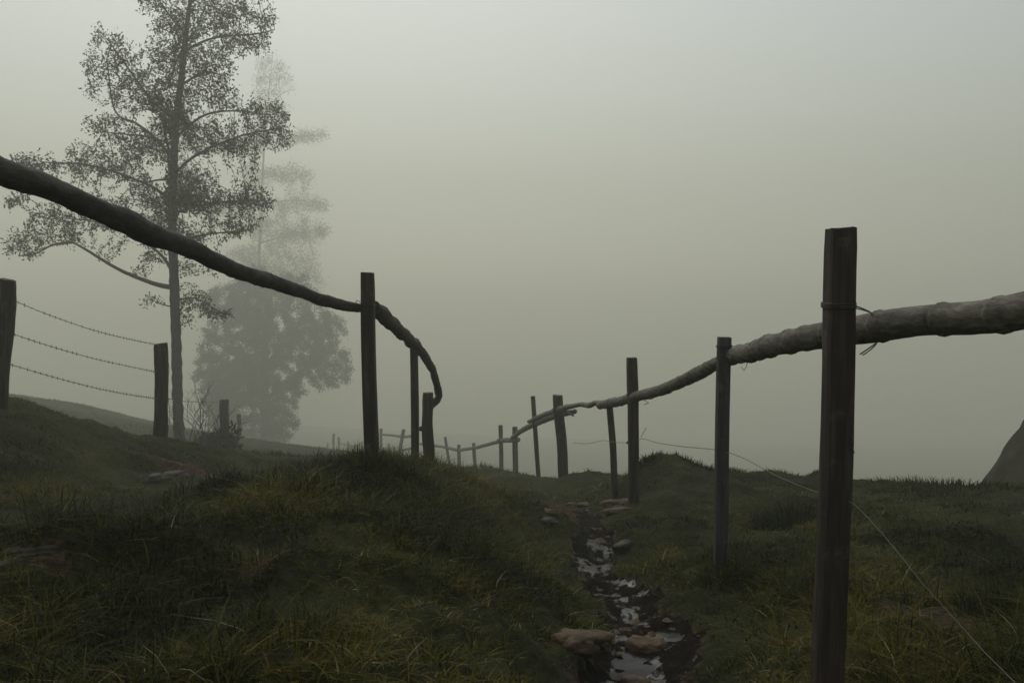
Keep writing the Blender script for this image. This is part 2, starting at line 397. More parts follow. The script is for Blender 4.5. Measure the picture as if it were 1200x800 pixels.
def rail(parent, pts, rads, mat, seed, nodes=None, name='rail', step=.03, sides=16, bump=.12, kink=.28):
    """a crooked pole; nodes = spacing (m) of swollen joints"""
    rads = [r_ * D(p[2]) / p[2] for r_, p in zip(rads, pts)]
    q = catmull(np.c_[np.array([px(*p) for p in pts]), rads], step)
    P3, r = q[:, :3], q[:, 3].copy()
    s = np.r_[0, np.cumsum(np.linalg.norm(np.diff(P3, axis=0), axis=1))]
    for i in range(len(r)):
        wob = Vector((s[i] * 2.2, seed * 7.1, 0))
        P3[i] += np.array((mnoise.noise(wob), mnoise.noise(wob + Vector((0, 0, 9))), mnoise.noise(wob + Vector((0, 0, 21))))) * r[i] * kink
        r[i] *= 1 + .07 * mnoise.noise(Vector((s[i] * 5, seed, 4)))
    if nodes:
        k, pos = 0, nodes * .4
        rr = random.Random(seed)
        while pos < s[-1]:
            r *= 1 + .11 * np.exp(-((s - pos) / .010) ** 2) - .08 * np.exp(-((s - pos - .022) / .010) ** 2)
            pos += nodes * rr.uniform(.7, 1.35)
    v, f = sweep(P3, r, sides, bump, seed)
    return mesh_obj(name, v, f, mat, parent)
def post(parent, base, top, wid, mat, seed, square=True, taper=1.0, sides=24, rot=0.0, rough=.05, slant=0.0, name='post', sink=.35):
    """a standing timber from base to top; square = sawn section with worn corners, else a round stake"""
    base = np.array(base, float); top = np.array(top, float)
    ax = (top - base); Ln = np.linalg.norm(ax); ax /= Ln
    b0 = base - ax * sink; Lt = Ln + sink; k = max(10, int(Lt / .06))
    u1 = np.cross(ax, (0, 1, 0)); u1 /= np.linalg.norm(u1); u2 = np.cross(ax, u1)
    verts, faces = [], []
    for i in range(k + 1):
        t = i / k; c = b0 + ax * Lt * t
        c = c + (u1 * mnoise.noise(Vector((t * 2.2, seed, 0))) + u2 * mnoise.noise(Vector((t * 2.2, seed, 8)))) * wid * (.10 if square else .22)
        hw = wid / 2 * (taper + (1 - taper) * t)
        if i == k: hw *= .96
        for s in range(sides):
            a = 2 * math.pi * s / sides + rot
            ca, sa = math.cos(a), math.sin(a)
            if square:
                p_ = 7.0; r = (abs(math.cos(2 * math.pi * s / sides)) ** p_ + abs(math.sin(2 * math.pi * s / sides)) ** p_) ** (-1 / p_)
            else: r = 1 + .10 * math.cos(2 * a + seed) + .06 * math.cos(3 * a - seed)
            r *= 1 + rough * (mnoise.noise(Vector((ca * 1.6, sa * 1.6, t * Lt * 3 + seed))) + .5 * mnoise.noise(Vector((ca * 5, sa * 5, t * Lt * 7 + seed))))
            p = c + (u1 * ca + u2 * sa) * hw * r
            if i == k: p = p + ax * (ca * slant * wid + .05 * wid * mnoise.noise(Vector((ca * 3, sa * 3, seed))))
            verts.append(p)
    for i in range(k):
        for s in range(sides):
            a, b_ = i * sides + s, i * sides + (s + 1) % sides
            faces.append((a, b_, b_ + sides, a + sides))
    c = np.mean(verts[-sides:], axis=0) + ax * wid * .03; verts.append(c)
    for s in range(sides): faces.append((k * sides + s, k * sides + (s + 1) % sides, len(verts) - 1))
    o = mesh_obj(name, verts, faces, mat, parent)
    try:
        o.data.polygons.foreach_set('use_smooth', np.ones(len(o.data.polygons), bool))
        o.data.set_sharp_from_angle(angle=R(38))
    except Exception: pass
    return o
def fpost(parent, top, foot, d, wpx, mat, seed, **kw):
    """post between photo pixels top and foot at distance d; its base is set into the ground"""
    t = px(top[0], top[1], d); f = px(foot[0], foot[1], d)
    f[2] = min(f[2], gz(f[0], f[1]) + .02) if kw.pop('drop', True) else f[2]
    return post(parent, f, t, wpx / F * D(d), mat, seed, **kw)
def tie(parent, u, v, d, wpx, mat=None, rise=0.0, loops=2, r=.0026):
    """binding wire wound round a post"""
    c = px(u, v, d); w_ = wpx / F * D(d) * .53; pts = []
    for i in range(loops * 14 + 1):
        a = 2 * math.pi * i / 14
        e = (abs(math.cos(a)) ** 5 + abs(math.sin(a)) ** 5) ** (-1 / 5)
        pts.append(c + np.array((math.cos(a) * w_ * e, math.sin(a) * w_ * e, .006 * i / 14 + rise * math.sin(a))))
    return tube('tie_wire', pts, r, mat or M_wire, parent, step=.02, sides=5)

# ------------------------------------------------------------------ right fence, winding down into the fog
rf = thing('rail_fence', 'long crooked timber rail fence on the right of the path, winding down into the fog', 'fence', px(972, 830, 2.7))
p1 = fpost(rf, (985.5, 268), (971, 830), 2.7, 31, M_post, 1, rot=.02, slant=-.02, taper=1.04)
p1['label'] = 'tall dark square post closest to the viewer, with wire wound round it'
p2 = fpost(rf, (848.5, 395), (844, 668), 4.7, 15, M_post_grey, 2, rot=.02, slant=.02)
p3 = fpost(rf, (740.5, 419), (743, 585), 7.8, 12.2, M_post, 3, rot=.02, square=True, rough=.1)
p4 = fpost(rf, (714.5, 476), (721, 578), 9.0, 8.5, M_post, 4, square=False)
p5 = fpost(rf, (653, 463), (662, 561), 12.0, 11.5, M_post, 5, square=False, slant=.08, taper=1.05)
p6 = fpost(rf, (624.5, 464), (631, 557), 13.9, 5.2, M_post, 6, square=True)
p7 = fpost(rf, (603.5, 500), (604.5, 567), 16.9, 6.0, M_post, 7, square=False)
p8 = fpost(rf, (586.5, 498), (588, 569), 18.0, 5.0, M_post, 8, square=False)
far_posts = [  # top, foot, distance, width px
 ((555,519),(559,564),21.5,4),((537.5,521),(539,558),23.5,4.4),((521.5,512),(528,551),25,3.6),((473,503),(466,539),30,4.4),((446.5,502),(447,538),33,3.2),
 ((449,524),(450,537),46,2.0),((456,520),(456,537),44,2.2),((462,523),(462,538),42,2.4),((479.5,527),(479.5,540),40,1.8),
 ((424,517),(424,537),54,2.6),((415,521),(415,536),57,2.6),((408,517),(408.5,535),56,2.6),((397,512),(397.5,532),52,2.8),((391,508),(391,530),50,3.0),
 ((384,519),(384,531),60,2.4),((376,528),(376,536),66,2.0),((367,525),(367.5,536),70,2.2),((355,529),(355,537),76,1.8)]
for i, (t_, f_, d_, w_) in enumerate(far_posts):
    fpost(rf, t_, f_, d_, w_, M_post, 20 + i, square=False, sides=8)
rail(rf, [(1420,310,1.75),(1300,340,1.95),(1200,365,2.22),(1140,373,2.42),(1080,377,2.62),(1010,386,2.9),(950,397,3.22),(900,407,3.75),(862,416,4.62),(848,420,4.95)],
     [.046,.047,.048,.049,.048,.049,.047,.048,.047,.042], M_rail, 3, nodes=.25, step=.008, bump=.045)['label'] = 'thick pale jointed rail reaching out of the frame'
rail(rf, [(866,417,4.85),(845,424,5.0),(820,437,5.5),(780,455,6.4),(755,462,7.4),(735,468,8.0),(717,472,8.9),(703,475,9.4)],
     [.036,.038,.043,.043,.045,.044,.050,.042], M_rail, 5, nodes=.3, step=.014)
rail(rf, [(714,474,9.15),(700,472,9.8),(690,475,10.2),(678,474,10.8),(665,477,11.5),(650,481,12.2),(628,490,13.7),(620,494,14.2)], [.028,.030,.034,.028,.036,.038,.036,.03], M_rail, 7)
rail(rf, [(674,482,11.4),(664,484,11.8),(650,487,12.3),(628,496,14.0),(612,504,15.7),(600,513,17.0)], [.030,.040,.046,.048,.045,.04], M_rail, 9)
rail(rf, [(672,487,11.3),(664,482,11.6),(657,480,11.9)], [.010,.024,.03], M_rail, 10)['label'] = 'splintered rail end'
rail(rf, [(607,515,16.7),(597,515.5,17.5),(584,516,18.2)], [.048,.05,.045], M_rail, 11)
rail(rf, [(589,516,18.1),(570,521,19.8),(555,525,21.6),(546,526,22.6),(536,527,23.7),(522,524,25.2),(505,521,27),(492,520,28.2)], [.04,.042,.044,.042,.045,.042,.042,.04], M_rail, 12, sides=8)
rail(rf, [(483,511,29.3),(473,511.5,30.2),(460,510,31.8),(446,509,33.1)], [.05,.052,.045,.04], M_rail, 13, sides=8)
rail(rf, [(486,523,29.2),(478,526,29.8),(469,527,30.4)], [.035,.04,.04], M_rail, 14, sides=8)
rail(rf, [(425,519,54),(415,523,56.6),(408,521,56.2),(399,520,52.6)], [.05,.055,.055,.05], M_rail, 15, sides=8)
rail(rf, [(384,522,60),(376,530,66),(367,529,70.4),(355,533,76)], [.06,.06,.06,.06], M_rail, 16, sides=8)
g0 = px(1392, 330, 1.72); g0[1] -= .05
post(rf, (g0[0] + .02, g0[1], gz(g0[0], g0[1])), (g0[0], g0[1], g0[2] + .22), .085, M_post, 61)
# wire ties of the near posts
tie(p1, 982.5, 361, 2.7, 32.5, rise=.004, loops=3)
tube('tie_wire', [px(1001,358,2.68), px(1012,362,2.72), px(1022,367,2.8), px(1030,374,2.86), px(1036,386,2.9), px(1032,397,2.88), px(1024,404,2.84), px(1008,415,2.80)], .0024, M_wire, p1, sides=5)
tube('tie_wire', [px(1002,361,2.68), px(1014,364,2.73), px(1026,370,2.82), px(1034,382,2.88), px(1029,400,2.86), px(1020,410,2.82), px(1011,416,2.8)], .0022, M_green, p1, sides=5)
tube('tie_wire', [px(997,510,2.66), px(1000,516,2.62), px(997,522,2.62), px(1001,530,2.63), px(996,524,2.66)], .002, M_wire, p1, sides=5)
tie(p2, 848.5, 407, 4.7, 15.8, loops=2)
tube('tie_wire', [px(857,405,4.7), px(865,407,4.8), px(873,412,4.85), px(876,424,4.9), px(872,434,4.85), px(869,430,4.8)], .0018, M_wire, p2, sides=5)
tie(p3, 741, 463, 7.8, 12.8)
tube('tie_wire', [px(751,466,7.9), px(757,470,7.8), px(760,472,7.7), px(755,474,7.7)], .003, M_wire, p3, sides=5)
tube('tie_wire', [px(751,512,7.8), px(755,505,7.7), px(757,501,7.7)], .0025, M_wire, p3, sides=5)
tie(p5, 655, 484, 12, 12.5, loops=2, r=.004)
# loose wire strands on the outer side of the posts
tube('wire', [px(672,519,10.8), px(690,519.5,10), px(706,516,9.4), px(722,518,8.6), px(736,518,8.1), px(752,514,7.6), px(772,519,6.8), px(800,523,5.9), px(822,525,5.3), px(846,528,4.78),
              px(870,536,4.3), px(900,552,3.8), px(930,566,3.4), px(975,582,2.85), px(1000,590,2.62), px(1040,632,2.4), px(1080,682,2.28), px(1120,726,2.2), px(1155,765,2.1), px(1192,802,2.0), px(1260,880,1.8)],
     [.0035,.0035,.003,.003,.0026,.0026,.0025,.0024,.0022,.002,.0018,.0015,.0014,.0013,.0012,.0011,.0011,.0011,.0011,.0011,.0011], M_string, rf, sides=5)['label'] = 'thin pale wire sagging beside the posts'
tube('wire_barb', [px(744,519,8.0), px(739,517.5,7.9), px(734,519.5,8.0), px(737,516,7.9)], .006, M_wire, rf, sides=5)

# ------------------------------------------------------------------ left fence
lf = thing('rail_fence', 'short timber fence on the grassy mound left of the path, with a drooping dark rail', 'fence', px(434, 552, 5.5))
q1 = fpost(lf, (430.5, 319.5), (435.5, 552), 5.5, 15.6, M_post, 31, rot=.02, slant=.03, taper=1.08)
q1['label'] = 'tall square post at the bend of the rail'
q2 = fpost(lf, (485, 403), (487, 551), 8.8, 9.2, M_post, 32, rot=.02)
q3 = fpost(lf, (501, 460), (503, 553), 10.0, 12.5, M_post, 33, square=False, taper=1.2, rough=.12)
q3['label'] = 'rough round stake'
rail(lf, [(-330,40,1.75),(-160,118,2.05),(0,198,2.55),(100,240,3.0),(170,270,3.4),(250,305,3.95),(300,325,4.35),(360,345,4.95),(392,355,5.25),(421,361,5.55),(436,361,5.68)],
     [.041,.041,.042,.040,.043,.040,.040,.036,.034,.029,.026], M_rail_dark, 21, step=.03, bump=.24, kink=.55)['label'] = 'dark bowed rail sweeping out of the frame above the slope'
rail(lf, [(437,358,5.62),(445,366,5.85),(455,376,6.3),(470,389,7.2),(487,405,8.75),(500,421,9.6),(508,438,10.0),(513,455,10.2),(514,464,10.25)],
     [.040,.050,.051,.051,.052,.048,.045,.046,.040], M_rail_dark, 22, step=.03, bump=.2, kink=.45)
rail(lf, [(516,463,10.3),(512,469,10.28),(506,474,10.25),(502,482,10.2),(500,490,10.15)], [.030,.045,.045,.04,.03], M_rail_dark, 23)
rail(lf, [(490,501,10.2),(494,502,10.1),(499,499,10.0)], [.016,.03,.03], M_rail_dark, 24)['label'] = 'short broken stub'
g0 = px(-250, 80, 1.86)
post(lf, (g0[0], g0[1] - .09, gz(g0[0], g0[1])), (g0[0], g0[1] - .09, g0[2] + .12), .10, M_post, 62)
tie(q1, 431, 358, 5.5, 16.2); tie(q2, 486, 410, 8.8, 9.6)
tube('tie_wire', [px(421,357,5.45), px(417,354,5.5), px(419,352,5.5), px(422,354,5.45)], .0022, M_wire, q1, sides=5)

# ------------------------------------------------------------------ barbed wire fence on the left bank
bw = thing('barbed_wire_fence', 'old barbed wire fence of rough stakes and three strands on the left bank', 'fence', px(190, 516, 10.8))
fpost(bw, (10, 327.5), (-1, 478), 8.0, 19, M_post, 41, square=False, taper=.72, rough=.14, slant=.05)
fpost(bw, (188.5, 402.5), (188, 517), 10.8, 14.5, M_post, 42, square=False, taper=1.05, rough=.16, slant=-.08)
fpost(bw, (262, 468), (264, 518), 17.0, 9.5, M_post, 43, square=False, rough=.12)
fpost(bw, (280, 485), (281, 520), 23.0, 4.5, M_post, 44, square=False, rough=.12)
def barbed(pts, parent, r=.0032, gap=.095):
    q = catmull(np.array([px(*p) for p in pts]), .02)
    V, Fc = sweep(q, [r] * len(q), 4, cap=False)
    s = np.r_[0, np.cumsum(np.linalg.norm(np.diff(q, axis=0), axis=1))]
    pos = .04
    while pos < s[-1]:
        i = int(np.searchsorted(s, pos)); c = q[min(i, len(q) - 1)]
        for k in range(2):
            a = random.uniform(0, 3.14); dv = np.array((math.cos(a) * .4, .3 * random.uniform(-1, 1), math.sin(a))) * .019
            v, f = sweep([c - dv, c, c + dv], [.0015, .0034, .0015], 4)
            o = len(V); V += v; Fc += [tuple(j + o for j in ff) for ff in f]
        pos += gap * random.uniform(.85, 1.15)
    return mesh_obj('barbed_wire', V, Fc, M_wire, parent, smooth=False)
barbed([(18,353,7.95),(60,370,8.5),(110,387,9.25),(150,397,9.95),(184,404,10.7)], bw)
barbed([(14,391,7.95),(60,406,8.5),(110,420,9.25),(150,429,9.95),(184,436,10.7)], bw)
barbed([(9,426,7.95),(60,441,8.5),(110,454,9.25),(150,462,9.95),(184,467,10.7)], bw)
tube('wire', [px(193,412,10.8), px(198,430,11.2), px(196,455,11.3), px(199,485,11.2), px(197,505,11)], .004, M_wire, bw, sides=4)
tube('wire', [px(193,466,10.9), px(215,470,12.5), px(240,471,14.8), px(262,471,17)], .005, M_wire, bw, sides=4)
tube('wire', [px(262,482,17), px(272,488,19.8), px(281,490,23)], .006, M_wire, bw, sides=4)

# ------------------------------------------------------------------ trees
def colonize(nodes, attract, step, infl, kill, iters, rg):
    """space colonisation from nodes [(pos, parent)] towards the attractors"""
    pos = [np.array(p) for p, _ in nodes]; par = [q for _, q in nodes]
    A_ = attract.copy()
    NP = np.array(pos)
    best = np.full(len(A_), 1e9); bi = np.zeros(len(A_), int)
    def upd(start):
        nonlocal best, bi
        new = np.array(pos[start:])
        if not len(new) or not len(A_): return
        for c0 in range(0, len(new), 400):
            D = np.linalg.norm(A_[:, None] - new[None, c0:c0 + 400], axis=2)
            j = D.argmin(1); dd = D[np.arange(len(A_)), j]
            mm = dd < best; best = np.where(mm, dd, best); bi = np.where(mm, start + c0 + j, bi)
    upd(0)
    for it in range(iters):
        keep = best > kill
        A_, best, bi = A_[keep], best[keep], bi[keep]
        if not len(A_): break
        act = best < infl
        if not act.any(): break
        start = len(pos)
        for k in np.unique(bi[act]):
            mm = act & (bi == k)
            dv = (A_[mm] - pos[k]); dv /= np.linalg.norm(dv, axis=1, keepdims=True)
            dv = dv.sum(0) + rg.normal(0, .15, 3); nn = np.linalg.norm(dv)
            if nn < 1e-6: continue
            pos.append(pos[k] + dv / nn * step); par.append(int(k))
        upd(start)
    return np.array(pos), np.array(par)
LEAF_T = np.array([(0, 0, 0), (.5, .21, .05), (1, 0, -.05), (.5, -.21, .05)])
def leaves(centers, dirs, size, rg, droop=.3):
    k = len(centers)
    d = dirs + rg.normal(0, .75, (k, 3)); d[:, 2] -= droop; d /= np.linalg.norm(d, axis=1, keepdims=True)
    r = rg.normal(0, 1, (k, 3)); sd_ = np.cross(d, r); sd_ /= np.linalg.norm(sd_, axis=1, keepdims=True); up = np.cross(sd_, d)
    s = size * rg.uniform(.6, 1.25, k)
    V = centers[:, None] + s[:, None, None] * (LEAF_T[None, :, 0, None] * d[:, None] + LEAF_T[None, :, 1, None] * sd_[:, None] + LEAF_T[None, :, 2, None] * up[:, None])
    tint = np.repeat(rg.uniform(0, 1, k), 4)
    return V.reshape(-1, 3), (np.arange(k * 4), np.arange(k) * 4), tint
def tree(name, label, trunk, limbs, clusters, d, step, leaf, per_node, mat_leaf, seed, trunk_r, limb_r, kill=None, infl=None, depth=.85, group=None):
    rg = np.random.default_rng(seed)
    zs = D(d) / d; step *= zs; leaf *= zs; trunk_r = [r * zs for r in trunk_r]; limb_r = [r * zs for r in limb_r]
    tp = catmull(np.array([np.r_[px(u, v, d), r] for (u, v), r in zip(trunk, trunk_r)]), step)
    base = tp[0][:3]
    root = thing(name, label, 'tree', (base[0], base[1], gz(base[0], base[1])), group)
    v, f = sweep(tp[:, :3], tp[:, 3] * (1 + .06 * np.sin(np.arange(len(tp)) * 1.7)), 12, .12, seed)
    mesh_obj('trunk', v, f, M_bark, root)
    nodes = [(p[:3], i - 1) for i, p in enumerate(tp)]
    nt_ = len(nodes)
    for pts, r0 in zip(limbs, limb_r):
        offs = rg.uniform(-.35, .35) if len(pts[0]) < 3 else 0
        L0 = np.array(pts[0][:2]); span = max(1, np.linalg.norm(np.array(pts[-1][:2]) - L0))
        q = []
        for p in pts:
            dd = p[2] if len(p) > 2 else offs * np.linalg.norm(np.array(p[:2]) - L0) / F * d
            q.append(px(p[0], p[1], d + dd))
        q = catmull(np.c_[np.array(q), np.linspace(r0, r0 * .3, len(q))], step)
        v, f = sweep(q[:, :3], q[:, 3], 7, .12, seed)
        mesh_obj('limb', v, f, M_bark, root)
        j = int(np.argmin(np.linalg.norm(tp[:, :3] - q[0, :3], axis=1)))
        for i, p in enumerate(q):
            nodes.append((p[:3], j if i == 0 else len(nodes) - 1))
    n_fix = len(nodes)
    at_ = []
    for c in clusters:
        u, v_, ru, rv, cnt = c[:5]; dd = c[5] if len(c) > 5 else rg.uniform(-.25, .25) * abs(u - trunk[0][0]) / F * d
        g = rg.normal(0, 1, (cnt, 3)); g /= np.linalg.norm(g, axis=1, keepdims=True); g *= rg.uniform(0, 1, (cnt, 1)) ** .42
        for e in g: at_.append(px(u + e[0] * ru, v_ + e[1] * rv, d + dd + e[2] * ru / F * d * depth))
    pos, par = colonize(nodes, np.array(at_), step, infl or step * 14, kill or step * 1.5, 90, rg)
    kids = np.zeros(len(pos))
    for i in range(len(pos) - 1, 0, -1):
        kids[par[i]] += kids[i] + 1
    V, Fc = [], []
    for i in range(n_fix, len(pos)):
        a, b_ = pos[par[i]], pos[i]
        ra = .0022 * (1 + kids[i] + 1) ** .42 * (d / 14) ** .5; rb = .0022 * (1 + kids[i]) ** .42 * (d / 14) ** .5
        v, f = sweep([a, b_], [ra, rb], 4, cap=False); o = len(V); V += v; Fc += [tuple(j + o for j in ff) for ff in f]
    if V: tag(mesh_obj('twigs', V, Fc, M_bark, root), kind='stuff')
    tipn = np.arange(n_fix, len(pos)); tipn = tipn[kids[tipn] < 14]
    rep = np.repeat(tipn, per_node)
    dirs = pos[rep] - pos[par[rep]]; dirs /= np.linalg.norm(dirs, axis=1, keepdims=True) + 1e-9
    cen = pos[rep] + rg.normal(0, step * .55, (len(rep), 3))
    v, f, tint = leaves(cen, dirs, leaf, rg)
    mesh_obj('crown', v, f, mat_leaf, root, smooth=False, attrs={'tint': tint})
    return root

tree('alder_tree', 'slender dark tree with layered airy crown beside the barbed wire fence', 
     [(210.5,522),(208.5,480),(206.5,400),(204,330),(202,250),(206,150),(213,90),(218,40),(223,0),(229,-45),(233,-85)],
     [((203,337),(180,332),(140,316),(100,292),(85,284)), ((85,284),(62,287),(40,298),(22,300)), ((204,322),(190,300),(170,285),(120,262),(70,255)),
      ((202,235),(170,215),(110,195),(50,190)), ((203,210),(180,212),(150,222)), ((204,190),(185,165),(160,145),(135,130),(125,70)), ((206,170),(170,160),(120,155)),
      ((208,140),(180,120),(150,80),(125,45)), ((203,205),(230,182),(280,160),(330,150)), ((203,250),(240,240),(280,235),(315,235)), ((207,160),(240,135),(280,130),(315,135)),
      ((212,100),(240,85),(265,90)), ((216,60),(250,45),(300,40),(322,35)), ((218,40),(200,20),(180,-10)), ((222,5),(260,-20),(300,-15)), ((205,352),(230,350),(262,368)), ((203,285),(240,275),(290,270)), ((205,360),(185,355),(172,345)),
      ((206,150),(215,120,1.6),(225,95,1.9)), ((205,200),(195,165,-1.6),(190,140,-2.0)), ((204,260),(215,240,1.7),(225,235,2.0)), ((216,60),(215,40,-1.3),(205,20,-1.6))],
     [(30,285,30,22,90),(70,262,45,30,190),(120,245,40,24,160),(160,262,36,18,130),(45,195,38,20,110),(105,190,36,26,180),(150,190,38,28,200),(20,235,20,12,40),
      (125,150,30,22,110),(165,165,28,18,120),(110,85,16,38,90),(140,75,28,35,150),(120,40,16,14,30),(160,110,34,25,160),(185,75,26,30,170),(170,230,30,18,110),
      (250,160,34,24,200),(305,140,36,30,300),(325,162,22,18,120),(280,175,30,14,120),(250,110,32,24,200),(240,75,40,24,240),(285,50,34,20,190),(310,25,16,14,60),
      (265,15,44,26,280),(205,25,34,28,190),(180,0,22,20,90),(250,-30,45,28,220),(205,-35,28,24,110),(300,-20,22,16,60),
      (290,235,34,20,220),(250,235,34,20,170),(270,265,36,14,130),(220,275,34,20,170),(310,238,14,10,50),(185,300,24,12,60),(225,215,30,22,140,1.4),(205,160,34,34,200,1.6),(200,120,34,34,200,-1.7),(215,240,40,24,150,-1.5),
      (228,350,20,18,130),(250,368,22,9,70),(178,352,14,10,34),(222,375,8,8,22),(163,318,10,8,14),(240,310,22,12,36)],
     17.5, .085, .072, 7, M_leaf, 5, [.122,.108,.100,.094,.084,.070,.062,.05,.038,.025,.015],
     [.055,.026,.034,.036,.028,.036,.028,.034,.034,.032,.030,.030,.028,.026,.024,.024,.030,.016,.03,.03,.03,.026])

tree('broad_tree', 'broad bushy tree fading in the fog behind the slender tree, low spreading crown',
     [(312,522),(311,480),(310,440),(312,390),(318,345)],
     [((311,470),(345,440),(385,420)), ((311,450),(280,420),(250,400)), ((311,430),(340,390),(370,370)), ((312,410),(290,370),(270,350)), ((311,450),(300,420,3.0),(305,400,3.5))],
     [(265,420,42,48,200),(300,370,52,45,260),(350,390,52,46,260),(385,430,30,30,130),(320,440,46,42,200),(290,480,34,36,150),(325,490,28,30,130),(260,355,30,26,90),(345,340,26,22,80),(255,465,24,28,70),(375,385,34,24,80),(300,330,28,24,70),(265,485,30,26,110),(300,502,34,16,90),(245,440,22,26,60),(330,500,18,16,40)],
     55.0, .26, .14, 90, M_leaf_far, 9, [.35,.33,.28,.2,.1], [.16,.16,.13,.12,.12])
tree('tall_tree', 'tall faint tree with tiered branches almost lost in the fog, farthest of the trees',
     [(296,530),(300,420),(303,320),(307,220),(312,140),(320,60)],
     [((306,240),(340,235),(378,238)), ((304,285),(340,275),(368,270)), ((309,170),(350,160),(385,158)), ((312,130),(330,110),(345,105)), ((306,260),(270,250),(250,250)), ((310,180),(280,170),(262,165))],
     [(350,240,40,11,140),(338,270,58,18,210),(350,160,34,10,70),(318,92,24,30,110),(319,66,10,14,40),(315,130,26,16,80),(335,205,40,12,90),(300,305,46,20,170),(270,245,34,14,80),(275,170,34,14,70),(340,315,40,18,120),(300,205,24,20,70),(305,160,18,20,50),(300,345,62,20,160),(355,335,30,16,70)],
     86.0, .6, .2, 62, M_leaf_far, 13, [.28,.24,.17,.12,.07,.02], [.09,.09,.08,.07,.08,.07])

# bare shrub and the dark bush at the fence
def bare_shrub(name, label, spots, d, mat, seed, hgt):
    rr = random.Random(seed); b0 = px(*spots[0], d)
    root = thing(name, label, 'shrub', (b0[0], b0[1], gz(b0[0], b0[1])))
    for i, (u, v) in enumerate(spots):
        p = px(u, v, d); p[1] += rr.uniform(-.4, .4); p[2] = gz(p[0], p[1]) - .05
        V, Fc = [], []
        def grow(q, dv, ln, r, lvl):
            pts = [q]
            for k in range(5):
                dv = dv + np.array((rr.gauss(0, .16), rr.gauss(0, .16), rr.gauss(.03, .1))); dv /= np.linalg.norm(dv)
                pts.append(pts[-1] + dv * ln / 5)
                if lvl < 3 and k > 0 and rr.random() < .75:
                    s_ = dv + np.array((rr.gauss(0, .55), rr.gauss(0, .55), rr.gauss(.1, .3))); s_ /= np.linalg.norm(s_)
                    grow(pts[-1], s_, ln * rr.uniform(.4, .65), r * .55, lvl + 1)
            v_, f_ = sweep(pts, np.linspace(r, r * .4, 6), 5, cap=False); o = len(V); V.extend(v_); Fc.extend(tuple(j + o for j in ff) for ff in f_)
        grow(p, np.array((rr.gauss(0, .22), rr.gauss(0, .2), 1.0)), hgt * rr.uniform(.7, 1.05), .012, 0)
        mesh_obj('stem', V, Fc, mat, root)
    return root
bare_shrub('bare_shrub', 'leafless twiggy shrub with upright stems beside the slender tree trunk', [(222,516),(230,516),(237,518),(246,520),(226,518),(241,519),(251,520),(217,514),(233,519)], 14.2, M_bark, 4, 1.15)
def leafy_bush(name, label, blobs, d, mat, seed, leaf, n_):
    rg = np.random.default_rng(seed); b0 = px(blobs[0][0], blobs[0][1], d)
    root = thing(name, label, 'bush', (b0[0], b0[1], gz(b0[0], b0[1])))
    cen, dirs, V, Fc = [], [], [], []
    for (u, v, ru, rv) in blobs:
        g = rg.normal(0, 1, (n_, 3)); g /= np.linalg.norm(g, axis=1, keepdims=True); g *= rg.uniform(0, 1, (n_, 1)) ** .4
        for e in g:
            c = px(u + e[0] * ru, v + e[1] * rv, d + e[2] * ru / F * d); cen.append(c); dirs.append(np.array((e[0], e[2], -e[1] + .5)))
        for e in g[:28]:
            tip = px(u + e[0] * ru * 1.15, v - abs(e[1]) * rv * 1.4, d + e[2] * ru / F * d); ft = np.array((tip[0] * .7 + b0[0] * .3, tip[1], 0)); ft[2] = gz(ft[0], ft[1])
            v_, f_ = sweep(catmull(np.array([ft, (ft + tip) / 2 + rg.normal(0, .03, 3), tip]), .1), [.008, .007, .006, .005, .005, .004, .004, .003, .003, .003, .003][:len(catmull(np.array([ft, (ft + tip) / 2, tip]), .1))] if False else np.linspace(.008, .003, len(catmull(np.array([ft, (ft + tip) / 2 , tip]), .1))), 4, cap=False) if False else sweep(np.array([ft, (ft + tip) / 2 + rg.normal(0, .03, 3), tip]), [.008, .006, .003], 4, cap=False)
            o = len(V); V += v_; Fc += [tuple(j + o for j in ff) for ff in f_]
    tag(mesh_obj('stems', V, Fc, M_bark, root), kind='stuff')
    v, f, tint = leaves(np.array(cen), np.array(dirs), leaf, rg, 0)
    mesh_obj('foliage', v, f, mat, root, smooth=False, attrs={'tint': tint})
leafy_bush('dark_bush', 'low dark bush at the foot of the distant fence stake', [(252,520,22,14),(266,516,16,20),(270,530,12,12),(240,524,14,10)], 15.6, M_shrub, 3, .13, 420)

# ------------------------------------------------------------------ rock outcrop at the right edge
def lump(name, c, rad, mat, seed, sub=4, disp=.2, freq=1.2, parent=None, power=1.0, rotz=0.0, flat=None):
    import bmesh
    bm = bmesh.new(); bmesh.ops.create_icosphere(bm, subdivisions=sub, radius=1)
    V = []
    cr, sr = math.cos(rotz), math.sin(rotz)
    for vtx in bm.verts:
        p = vtx.co
        q = p * freq + Vector((seed * 3.1, seed, 0))
        k = 1 + disp * (mnoise.noise(q) + .5 * mnoise.noise(q * 2.3) + .25 * mnoise.noise(q * 5.1) + .12 * mnoise.noise(q * 11))
        # facet the surface a little, as broken stone is
        cell = mnoise.voronoi(q * 1.3)[0]; k -= disp * .5 * max(0, .35 - (cell[1] - cell[0]))
        x, y, z = p.x * k * rad[0], p.y * k * rad[1], p.z * k * rad[2]
        if flat is not None and z > flat * rad[2]: z = flat * rad[2] + (z - flat * rad[2]) * .25
        V.append((c[0] + x * cr - y * sr, c[1] + x * sr + y * cr, c[2] + z))
    Fc = [tuple(v.index for v in f.verts) for f in bm.faces]; bm.free()
    return mesh_obj(name, V, Fc, mat, parent)
